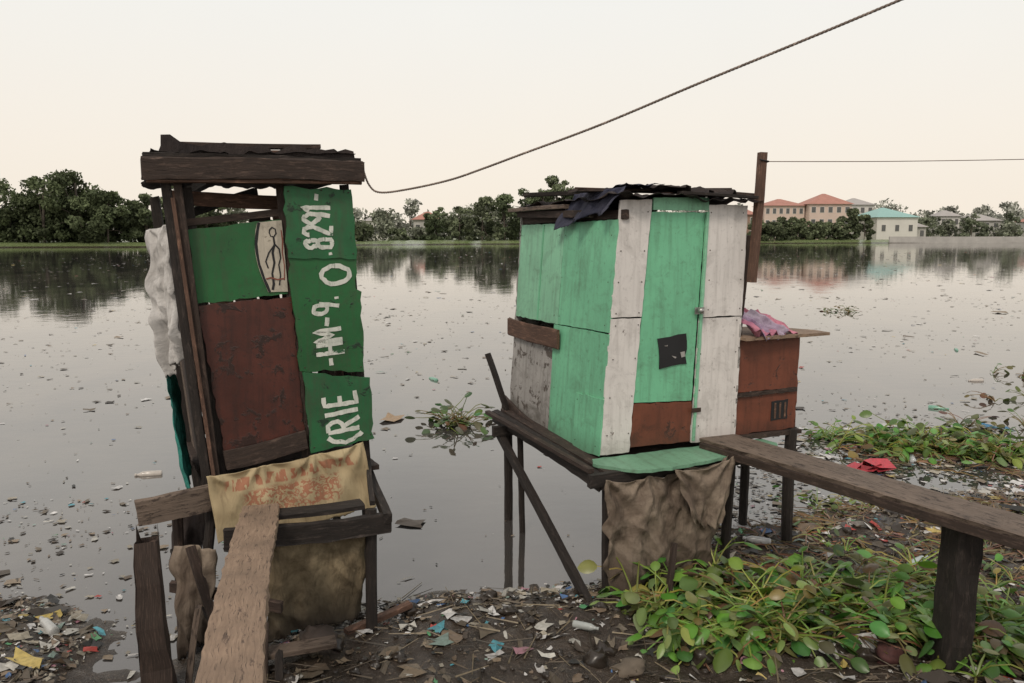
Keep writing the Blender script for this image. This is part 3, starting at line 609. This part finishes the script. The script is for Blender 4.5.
scatter('red_plastic_bag',np.array([(3.55,7.65),(3.42,7.6),(3.64,7.62),(3.5,7.55)]),np.array([.32,.22,.2,.25]),z0=.01,flat=.35,pal=np.array([(.50,.05,.07)]),pw=[1])
scatter('blue_plastic_bag',np.array([(5.7,9.3),(5.85,9.2)]),np.array([.3,.2]),z0=.01,flat=.3,pal=np.array([(.08,.28,.5)]),pw=[1])
scatter('floating_board',np.array([(-1.52,9.8)]),np.array([.30]),z0=.01,flat=.1,pal=np.array([(.42,.28,.16)]),pw=[1])
def bottle(x,y,ang,s,col,tilt=.05,float_=False):
    prof=[(0,.0),(0,.028),(.008,.032),(.12,.032),(.13,.030),(.15,.031),(.175,.020),(.19,.012),(.205,.012),(.206,.014),(.222,.014),(.222,0)]
    z=(0 if float_ else max(float(zf(x,y)),0)+.022*s)+.004; d=Vector((math.cos(ang),math.sin(ang),tilt)).normalized(); sd=d.cross(Vector((0,0,1))).normalized(); u=sd.cross(d); vs=[];fs=[]
    for t,r in prof:
        for k in range(12):
            a=k*math.pi/6; q=r*s*(1-.18*math.sin(t*60)*math.cos(a)**2); vs.append(Vector((x,y,z))+d*t*s+sd*math.cos(a)*q+u*math.sin(a)*q)
    for i in range(len(prof)-1):
        for k in range(12): fs.append([i*12+k,i*12+(k+1)%12,(i+1)*12+(k+1)%12,(i+1)*12+k])
    mk('plastic_bottle',vs,fs,plain('bottle_plastic',col,.2,.8,30),None,None,True)
bottle(2.75,5.25,.6,1,(.45,.50,.50));bottle(-2.62,4.3,2.4,1,(.50,.50,.48));bottle(.35,4.28,-.5,.7,(.42,.44,.42));bottle(3.5,6.0,1.2,1,(.20,.38,.28));bottle(1.9,5.6,2.8,.9,(.5,.5,.5))
for (x,y) in ((4.1,7.9),(2.6,7.6),(5.6,10.5),(3.0,12),(7.5,12.5),(-3.4,7.5),(-1.2,12.5),(9,16)): bottle(x,y,random.uniform(0,6),1.1,random.choice([(.5,.52,.52),(.2,.4,.3),(.55,.5,.45)]),.02,True)
vs=[];fs=[];cl=[]
for i in range(1300):
    x=random.uniform(-1.5,5); y=random.uniform(3.6,7)
    if y>shy(x)+.1: continue
    L=random.uniform(.04,.26); a=random.uniform(0,6.28); z=float(zf(x,y)); r=random.uniform(.0015,.005)
    p=Vector((x,y,max(z,0)+.008)); q=p+Vector((math.cos(a)*L,math.sin(a)*L,0)); q.z=max(float(zf(q.x,q.y)),0)+random.uniform(.005,.04)
    s=(q-p).cross(Vector((0,0,1))).normalized()*r; b0=len(vs); up=Vector((0,0,r*1.6))
    vs+=[p-s,p+s,p+up,q-s*.5,q+s*.5,q+up*.5]; fs+=[[b0,b0+3,b0+5,b0+2],[b0+1,b0+2,b0+5,b0+4],[b0,b0+1,b0+4,b0+3]]
    c=random.choice([(.12,.09,.06),(.05,.04,.03),(.25,.2,.13)]); cl+=[c]*6
mk('twigs',vs,fs,M_lit,None,None,False,np.array(cl))
def rocks(name,items,mat):
    vs=[];fs=[]
    for (x,y,r,sq) in items:
        b0=len(vs);nu,nv=14,9;o=random.uniform(0,50)
        z0=max(float(zf(x,y)),0)+r*sq*.25
        for j in range(nv+1):
            t=math.pi*j/nv
            for i in range(nu):
                a=6.283*i/nu; d=Vector((math.sin(t)*math.cos(a),math.sin(t)*math.sin(a),math.cos(t)))
                k=r*(1+.6*N.noise(d*1.6+Vector((o,0,0)))+.25*N.noise(d*4+Vector((o,0,0)))); vs.append((x+d.x*k,y+d.y*k*.8,z0+d.z*k*sq))
        for j in range(nv):
            for i in range(nu): fs.append([b0+j*nu+i,b0+(j+1)*nu+i,b0+(j+1)*nu+(i+1)%nu,b0+j*nu+(i+1)%nu])
    return mk(name,vs,fs,mat,None,None,True)
M_clod=plain('wet_clod',(.045,.034,.026),.3,.5,20)
it=[]
for i in range(700):
    x=random.uniform(-1.5,4.5); y=random.uniform(3.7,6.6)
    if y<shy(x)+.08: it.append((x,y,abs(random.gauss(.012,.018))+.006,random.uniform(.4,.9)))
rocks('mud_clods',it,M_clod)
rocks('coconut_husk',[(2.02,4.02,.075,.8)],plain('husk',(.09,.032,.028),.8,.5,30))
rocks('stone',[(.62,3.92,.09,.45)],plain('stone',(.17,.135,.10),.8,.6,14))
rocks('stone',[(1.35,5.25,.09,.5)],plain('stone_dark',(.08,.06,.05),.8,.6,14))
rocks('stone',[(-1.1,4.25,.10,.5)],bpy.data.materials['stone_dark'])
beam('drift_plank',(-1.55,3.85,.10),(-.95,4.05,.13),.10,.03,M_wgrey,None)
beam('drift_plank',(-.95,4.3,.05),(-.62,4.6,.07),.05,.03,M_wbrown,None)
beam('drift_plank',(2.0,5.0,.06),(3.0,5.15,.09),.07,.025,M_wgrey,None)

# ------------------------------------------------------------------ water hyacinth
def hyacinth(name,centers,sc_=1.0,z0=None,droop=.5,pal=None,nl=(6,10),leaf=1.0,flat=False,bare=.08,ba=1.5,bb=2.0):
    vs=[];fs=[];cl=[]
    pal=pal or [(.10,.21,.04),(.14,.26,.05),(.08,.17,.03),(.19,.29,.07),(.25,.30,.09),(.14,.12,.045),(.12,.24,.05)]
    for (x,y) in centers:
        z=max(float(zf(x,y)),0) if z0 is None else z0
        pa=random.uniform(0,6.28)
        for k in range(random.randint(*nl)):
            a=random.gauss(pa,1.5); L=random.uniform(.10,.34)*sc_; up=0.05 if flat else random.betavariate(ba,bb)
            h=Vector((math.cos(a),math.sin(a),0)); s=Vector((-h.y,h.x,0)); c=random.choice(pal); c=tuple(q*random.uniform(.6,1.2) for q in c)
            sc2=(min(1,c[0]*1.5+.03),min(1,c[1]*1.2+.02),c[2]*1.3)
            p=Vector((x,y,z+.005)); pts=[]; r=.0055*sc_
            el=math.radians(10+65*up)
            for j in range(6):
                pts.append(p.copy()); e=el-j*droop*random.uniform(.25,.5); p=p+(h*math.cos(e)+Vector((0,0,math.sin(e))))*L/5
                if p.z<z+.01: p.z=z+.01
            for j,q in enumerate(pts):
                rr=r*(1.25-.12*j); vs+=[q-s*rr,q+s*rr,q+Vector((0,0,rr*1.5))]; cl+=[sc2]*3
                if j:
                    b0=len(vs)-6
                    fs+=[[b0,b0+3,b0+5,b0+2],[b0+1,b0+2,b0+5,b0+4]]
            if random.random()<bare: continue
            d=(pts[-1]-pts[-2]).normalized(); d=(d+Vector((0,0,random.uniform(-.3,.5)))).normalized()
            LL=random.uniform(.065,.13)*sc_*leaf; W=LL*random.uniform(.28,.40); tw=random.uniform(-.9,.9)
            s2=(s*math.cos(tw)+Vector((0,0,1))*math.sin(tw)); nrm=s2.cross(d)
            b0=len(vs)
            prof=[(0,.25),(.15,.75),(.38,1),(.62,.95),(.85,.6),(1,.08)]
            for t,w in prof:
                q=pts[-1]+d*LL*t-Vector((0,0,1))*LL*t*t*.4
                vs+=[q-s2*W*w+nrm*W*w*.35,q,q+s2*W*w+nrm*W*w*.35]; cl+=[c,tuple(min(1,v*1.2) for v in c),c]
            for j in range(5):
                o=b0+j*3; fs+=[[o,o+1,o+4,o+3],[o+1,o+2,o+5,o+4]]
    return mk(name,vs,fs,M_leaf,None,None,True,np.array(cl))
M_leaf=attrmat('hyacinth_leaf',.35,.25)
DEAD=[(.10,.07,.035),(.16,.12,.06),(.07,.05,.03),(.20,.17,.09)]
C=[]
cc=[(random.uniform(.85,2.75),random.uniform(4.15,5.0)) for _ in range(21)]+[(1.0,4.35),(1.3,4.5),(1.7,4.6),(1.5,4.35),(2.1,4.65),(1.15,4.2),(1.9,4.8),(2.3,4.8)]
for (a,b_) in cc:
    for k in range(random.randint(3,8)):
        x=a+random.gauss(0,.12);y=b_+random.gauss(0,.08)
        if y<shy(x)-.05 and not (1.8<x<2.25 and y<4.2) and x>.74: C.append((x,y))
hyacinth('water_hyacinth_patch',C,1.08)
hyacinth('water_hyacinth_patch',[(random.gauss(2.8,.2),random.gauss(4.2,.22)) for i in range(26)],1.05)
hyacinth('water_hyacinth_patch',[(random.uniform(2.2,4.2),random.uniform(4.9,5.9)) for i in range(22)],.65)
hyacinth('dead_plant_mat',[(x,y) for x,y in ((random.uniform(.8,4.4),random.uniform(4.1,6.6)) for i in range(320)) if y<shy(x)+.15],.9,None,pal=DEAD,leaf=.6,flat=True,bare=.5,nl=(4,8))
hyacinth('water_hyacinth_raft',[(random.gauss(4.35,.28),random.gauss(8.45,.2)) for i in range(44)]+[(random.gauss(5.0,.2),random.gauss(8.1,.14)) for i in range(26)],1.15,0.0,ba=2.2,bb=1.5)
hyacinth('dead_plant_mat',[(random.gauss(4.6,.6),random.gauss(8.2,.35)) for i in range(60)],.9,0.0,pal=DEAD,leaf=.6,flat=True,bare=.5)
hyacinth('water_hyacinth_raft',[(random.gauss(3.75,.12),random.gauss(8.85,.09)) for i in range(9)],.9,0.0,ba=2,bb=1.6)
hyacinth('water_hyacinth_raft',[(random.gauss(-.68,.10),random.gauss(9.5,.09)) for i in range(10)],1.25,0.0,pal=[(.08,.14,.04),(.12,.17,.06),(.15,.12,.05)],ba=2,bb=1.6)
hyacinth('water_hyacinth_raft',[(random.gauss(2.9,.35),random.gauss(6.5,.15)) for i in range(9)],.6,0.0)
hyacinth('water_hyacinth_raft',[(random.gauss(x,.3),random.gauss(y,.15)) for x,y in ((8.5,13),(7.4,11),(13,19),(10,24),(5.6,9.4)) for i in range(5)],1.0,0.0,pal=[(.08,.14,.04),(.12,.17,.06),(.15,.12,.05)])

# ------------------------------------------------------------------ trees
M_fol=attrmat('foliage',.7,.15,spec=.2); M_bark=plain('bark',(.12,.10,.08),.9)
def tree(name,x,y,h,r,col,nleaf=1500,ls=.5,z0=.5,parent=None,open_=0.0):
    nb=int(14+r*2.2); bl=[]; ax=random.uniform(-.2,.2)*r
    for k in range(nb):
        a=random.uniform(0,6.28); q=random.random()**.5; zz=random.uniform(.02,1)**.85; w=(1-zz**2.4)**.5*.85+.18
        bl.append((x+ax*zz+math.cos(a)*q*r*w,y+math.sin(a)*q*r*w,z0+h*(.04+zz*.86),r*random.uniform(.16,.36)*(1-open_*.3),random.uniform(.5,1.4)*(.75+.4*zz)))  # last value brightens with height: shading from low to top painted into leaf colour
    bl=np.array(bl); per=nleaf//nb
    c=np.repeat(bl,per,axis=0); n_=len(c)
    v=rng.normal(size=(n_,3)); v/=np.linalg.norm(v,axis=1)[:,None]; rad=rng.uniform(.3,1.25,n_)**.6
    P=c[:,:3]+v*(c[:,3]*rad)[:,None]*np.array([1.2,1.2,.8])
    P[:,2]=np.maximum(P[:,2],z0+.05)
    a=rng.normal(size=(n_,3)); a/=np.linalg.norm(a,axis=1)[:,None]; b=np.cross(a,rng.normal(size=(n_,3))); b/=np.linalg.norm(b,axis=1)[:,None]
    s=ls*rng.uniform(.35,1.0,n_)[:,None]; a*=s;b*=s*.6
    V=np.stack([P-a,P-b*.9,P+a,P+b],1).reshape(-1,3); Fc=np.arange(n_*4).reshape(-1,4)
    cc=np.array(col)[None]*(c[:,4]*rng.uniform(.7,1.3,n_))[:,None]; cc=np.repeat(cc,4,axis=0)
    e=parent or empty(name)
    mk('crown',V,Fc,M_fol,None,e,False,cc)
    tr=max(.12,h*.016)
    tube('trunk',[(x,y,z0-.6),(x+.1,y,z0+h*.25),(x-.1+ax*.5,y,z0+h*.5),(x+ax*.8,y,z0+h*.8)],tr,M_bark,e,6)
    for k in range(5):
        q=bl[random.randrange(nb)]; tube('limb',[(x,y,z0+h*random.uniform(.2,.4)),((x+q[0])/2,(y+q[1])/2,(z0+h*.3+q[2])/2+.3),(q[0],q[1],q[2])],tr*.4,M_bark,e,5)
    return e
DK=(.105,.13,.065); MD=(.14,.165,.095); HZ=(.22,.235,.175); HZ2=(.33,.335,.29)  # HZ, HZ2: distance haze painted in as paler leaf colours
for (x,y,h,r) in [(-99,159,13,5.5),(-92,158,15.8,6),(-85,159,15,5.5),(-80,159,11,4.5),(-95,162,11,6),(-87,162,12,6)]: tree('broadleaf_tree',x,y,h,r,DK,4200,.5)
for (x,y,h,r) in [(-74,163,10.5,3.8),(-68,166,15,4.0),(-63,166,11,3.6),(-71,167,10,4.2),(-77,164,9,4)]: tree('broadleaf_tree',x,y,h,r,(.115,.14,.075),3000,.5,open_=.5)
TM=empty('shrub_line')
for i in range(26): tree('s',-126+i*2.6+random.uniform(-1,1),159+i*.4,random.uniform(3.5,8.5),3.6,DK if i%2 else (.125,.15,.08),1300,.5,parent=TM)
for (x,y,h,r) in [(12,222,19.5,4.6),(15,224,18,4.5),(8,220,16,4.2),(4,220,15.5,4),(10,226,15,6),(-2,216,13.5,4.5),(-8,214,12.5,4.2),(-14,213,10.5,4.2),(18,224,15,5),(24,226,13,5),(31,228,12,5),(-20,212,9,3.5)]: tree('broadleaf_tree',x,y,h,r,random.choice([MD,(.16,.185,.11),(.12,.15,.08)]),2600,.6,open_=.4)
TM=empty('tree_line')
for i in range(40):
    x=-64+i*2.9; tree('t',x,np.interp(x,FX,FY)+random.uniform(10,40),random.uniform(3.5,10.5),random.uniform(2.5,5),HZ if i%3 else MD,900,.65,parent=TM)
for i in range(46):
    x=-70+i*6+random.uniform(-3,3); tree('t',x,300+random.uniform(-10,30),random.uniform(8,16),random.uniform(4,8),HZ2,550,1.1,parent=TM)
TR=empty('tree_line')
for i in range(17):
    x=70+i*2.25; tree('t',x,np.interp(x,FX,FY)+random.uniform(4,8),random.uniform(4,8)+(3.5 if i>13 else 0),random.uniform(2,3.6),(.13,.155,.085),1300,.55,parent=TR)
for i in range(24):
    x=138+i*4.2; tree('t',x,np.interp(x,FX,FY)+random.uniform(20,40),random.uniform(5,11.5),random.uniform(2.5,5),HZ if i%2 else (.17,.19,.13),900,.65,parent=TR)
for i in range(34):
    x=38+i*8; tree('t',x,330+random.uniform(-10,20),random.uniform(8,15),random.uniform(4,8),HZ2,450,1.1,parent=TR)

# ------------------------------------------------------------------ buildings
M_conc=plain('concrete',(.46,.44,.41),.85,.75,.4); M_win=plain('window_glass',(.13,.13,.13),.2)
M_pinkw=plain('peach_render',(.64,.50,.43),.8,.9,.3); M_redr=plain('red_tile_roof',(.46,.22,.17),.7,.8,.6)
M_whitew=plain('white_render',(.66,.63,.59),.8,.9,.3); M_tealr=plain('teal_metal_roof',(.28,.48,.44),.5,.9,.3); M_greyr=plain('grey_roof',(.42,.39,.37),.7,.85,.3)
M_brick=plain('brick',(.34,.22,.17),.85)
def building(name,x0,x1,y0,y1,z1,rise,Mw,Mr,floors,bays,gable=False,z0=.4,par=None,wf=1.0):
    e=par or empty(name)
    v=[(x0,y0,z0),(x1,y0,z0),(x1,y1,z0),(x0,y1,z0),(x0,y0,z1),(x1,y0,z1),(x1,y1,z1),(x0,y1,z1)]
    mk('walls',v,[[0,1,5,4],[1,2,6,5],[2,3,7,6],[3,0,4,7],[4,5,6,7]],Mw,None,e)
    o=.7; a=(x0-o,y0-o,z1+.02);b_=(x1+o,y0-o,z1+.02);c=(x1+o,y1+o,z1+.02);d=(x0-o,y1+o,z1+.02); ym=(y0+y1)/2; k=0 if gable else min((y1-y0)/2,(x1-x0)/2-.5)
    r0=(x0-o*gable+k,ym,z1+rise);r1=(x1+o*gable-k,ym,z1+rise)
    mk('roof',[a,b_,c,d,r0,r1],[[0,1,5,4],[1,2,5],[2,3,4,5],[3,0,4],[3,2,1,0]],Mr,None,e)
    vs=[];fs=[];fv=[];ff=[]
    fh=(z1-z0)/floors; bw=(x1-x0)/bays
    for f in range(floors):
        for i in range(bays):
            cx=x0+bw*(i+.5); cz=z0+fh*(f+.55); w=bw*.24*wf;h=fh*.22*wf
            for (V_,F_,ww,hh,yy) in ((vs,fs,w,h,y0-.09),(fv,ff,w+.12,h+.12,y0-.05)):
                n=len(V_); V_+=[(cx-ww,yy,cz-hh),(cx+ww,yy,cz-hh),(cx+ww,yy,cz+hh),(cx-ww,yy,cz+hh),(cx-ww,y0+.02,cz-hh),(cx+ww,y0+.02,cz-hh),(cx+ww,y0+.02,cz+hh),(cx-ww,y0+.02,cz+hh)]
                F_+=[[n,n+1,n+2,n+3],[n,n+4,n+5,n+1],[n+1,n+5,n+6,n+2],[n+2,n+6,n+7,n+3],[n+3,n+7,n+4,n]]
    mk('window_frames',fv,ff,M_whitew,None,e); mk('windows',vs,fs,M_win,None,e)
    return e
b=building('peach_apartment_house',82,95,262,274,11.8,2.4,M_pinkw,M_redr,3,6)
building('',95.5,109,259,272,12.2,3.6,M_pinkw,M_redr,3,5,par=b)
building('brick_house',70,80,264,274,9,3,M_brick,M_redr,2,4)
building('warehouse',117,130,258,280,8.0,3.4,M_whitew,M_tealr,1,3,wf=.6)
building('town_house',120,131,292,302,13.2,2.6,M_whitew,M_greyr,3,4)
building('low_house',131.5,137,266,272,5,1.6,M_conc,M_greyr,1,2)
building('bungalow',163,176,290,300,7.5,2.5,M_conc,M_greyr,2,4)
building('bungalow',182,190,280,290,7,2.5,M_whitew,M_redr,2,3)
building('bungalow',152,159,286,294,9,2.2,M_whitew,M_greyr,2,3)
building('bungalow',-30,-22,245,252,7,2.5,M_conc,M_redr,1,3)
building('bungalow',-44,-37,240,248,6.5,2,M_whitew,M_greyr,1,3)
building('bungalow',-122,-104,178,188,5.5,2.6,M_conc,M_greyr,1,4)
building('bungalow',40,50,250,258,6,2.2,M_conc,M_redr,1,3)
vs=[];fs=[]
for i in range(41):
    x=112+i*10; y=float(np.interp(x,FX,FY))+.2; vs+=[(x,y,-.6),(x,y,1.9),(x,y+.5,1.9),(x,y+.5,-.6)]
    if i:
        a=(i-1)*4; fs+=[[a,a+4,a+5,a+1],[a+1,a+5,a+6,a+2],[a+2,a+6,a+7,a+3]]
fs.append([0,1,2,3])
mk('sea_wall',vs,fs,M_conc)
for px,py in ((150,262),(176,270),(-50,190)):
    e=empty('utility_pole'); tube('mast',[(px,py,0),(px,py,9)],.14,M_conc,e,6); tube('crossarm',[(px-1,py,8.3),(px+1,py,8.3)],.08,M_bark,e,5)

# ------------------------------------------------------------------ world / sun / camera
w=bpy.data.worlds.new('World'); sc.world=w; w.use_nodes=True; nt=w.node_tree; nt.nodes.clear()
out=nt.nodes.new('ShaderNodeOutputWorld'); bg=nt.nodes.new('ShaderNodeBackground'); nt.links.new(bg.outputs[0],out.inputs[0])
sky=nt.nodes.new('ShaderNodeTexSky'); sky.sky_type='NISHITA'; sky.sun_disc=False; sky.sun_elevation=math.radians(48); sky.sun_rotation=math.radians(200); sky.dust_density=6; sky.air_density=1.2
tc=nt.nodes.new('ShaderNodeTexCoord'); sp=nt.nodes.new('ShaderNodeSeparateXYZ'); nt.links.new(tc.outputs['Generated'],sp.inputs[0])
r=nt.nodes.new('ShaderNodeValToRGB'); nt.links.new(sp.outputs[2],r.inputs[0])
els=r.color_ramp.elements; els[0].position=0;els[0].color=(9.8,8.75,7.4,1);els[1].position=1;els[1].color=(6.4,6.3,6.2,1)
e=els.new(.10);e.color=(9.7,8.95,7.9,1); e=els.new(.26);e.color=(9.3,9.15,8.65,1); e=els.new(.5);e.color=(7.4,7.35,7.2,1)
cl=noise(nt,tc.outputs['Generated'],1.8,4,.5)
mx=nt.nodes.new('ShaderNodeMix'); mx.data_type='RGBA'; mx.inputs[0].default_value=.93
nt.links.new(sky.outputs[0],mx.inputs[6]); nt.links.new(r.outputs[0],mx.inputs[7])
m2=mix(nt,.5,mx.outputs[2],ramp(nt,cl,.3,.7,(.95,.95,.96),(1.03,1.02,1.01)),'MULTIPLY')
nt.links.new(m2,bg.inputs[0]); bg.inputs[1].default_value=.103
L=bpy.data.lights.new('sun','SUN'); L.energy=1.5; L.angle=math.radians(14); L.color=(1,.90,.78)
so=bpy.data.objects.new('sun',L); link(so)
az=math.radians(200); el=math.radians(48)
d=Vector((math.sin(az)*math.cos(el),math.cos(az)*math.cos(el),math.sin(el))); so.rotation_euler=d.to_track_quat('Z','Y').to_euler()
cam=bpy.data.cameras.new('camera'); cam.sensor_width=36; cam.lens=28; cam.clip_end=3000; cam.clip_start=.05
co=bpy.data.objects.new('camera',cam); link(co); co.location=(0,0,2.3); co.rotation_euler=(math.radians(90-7.6),0,0)
sc.camera=co
sc.view_settings.view_transform='Standard'; sc.view_settings.look='None'; sc.view_settings.exposure=0
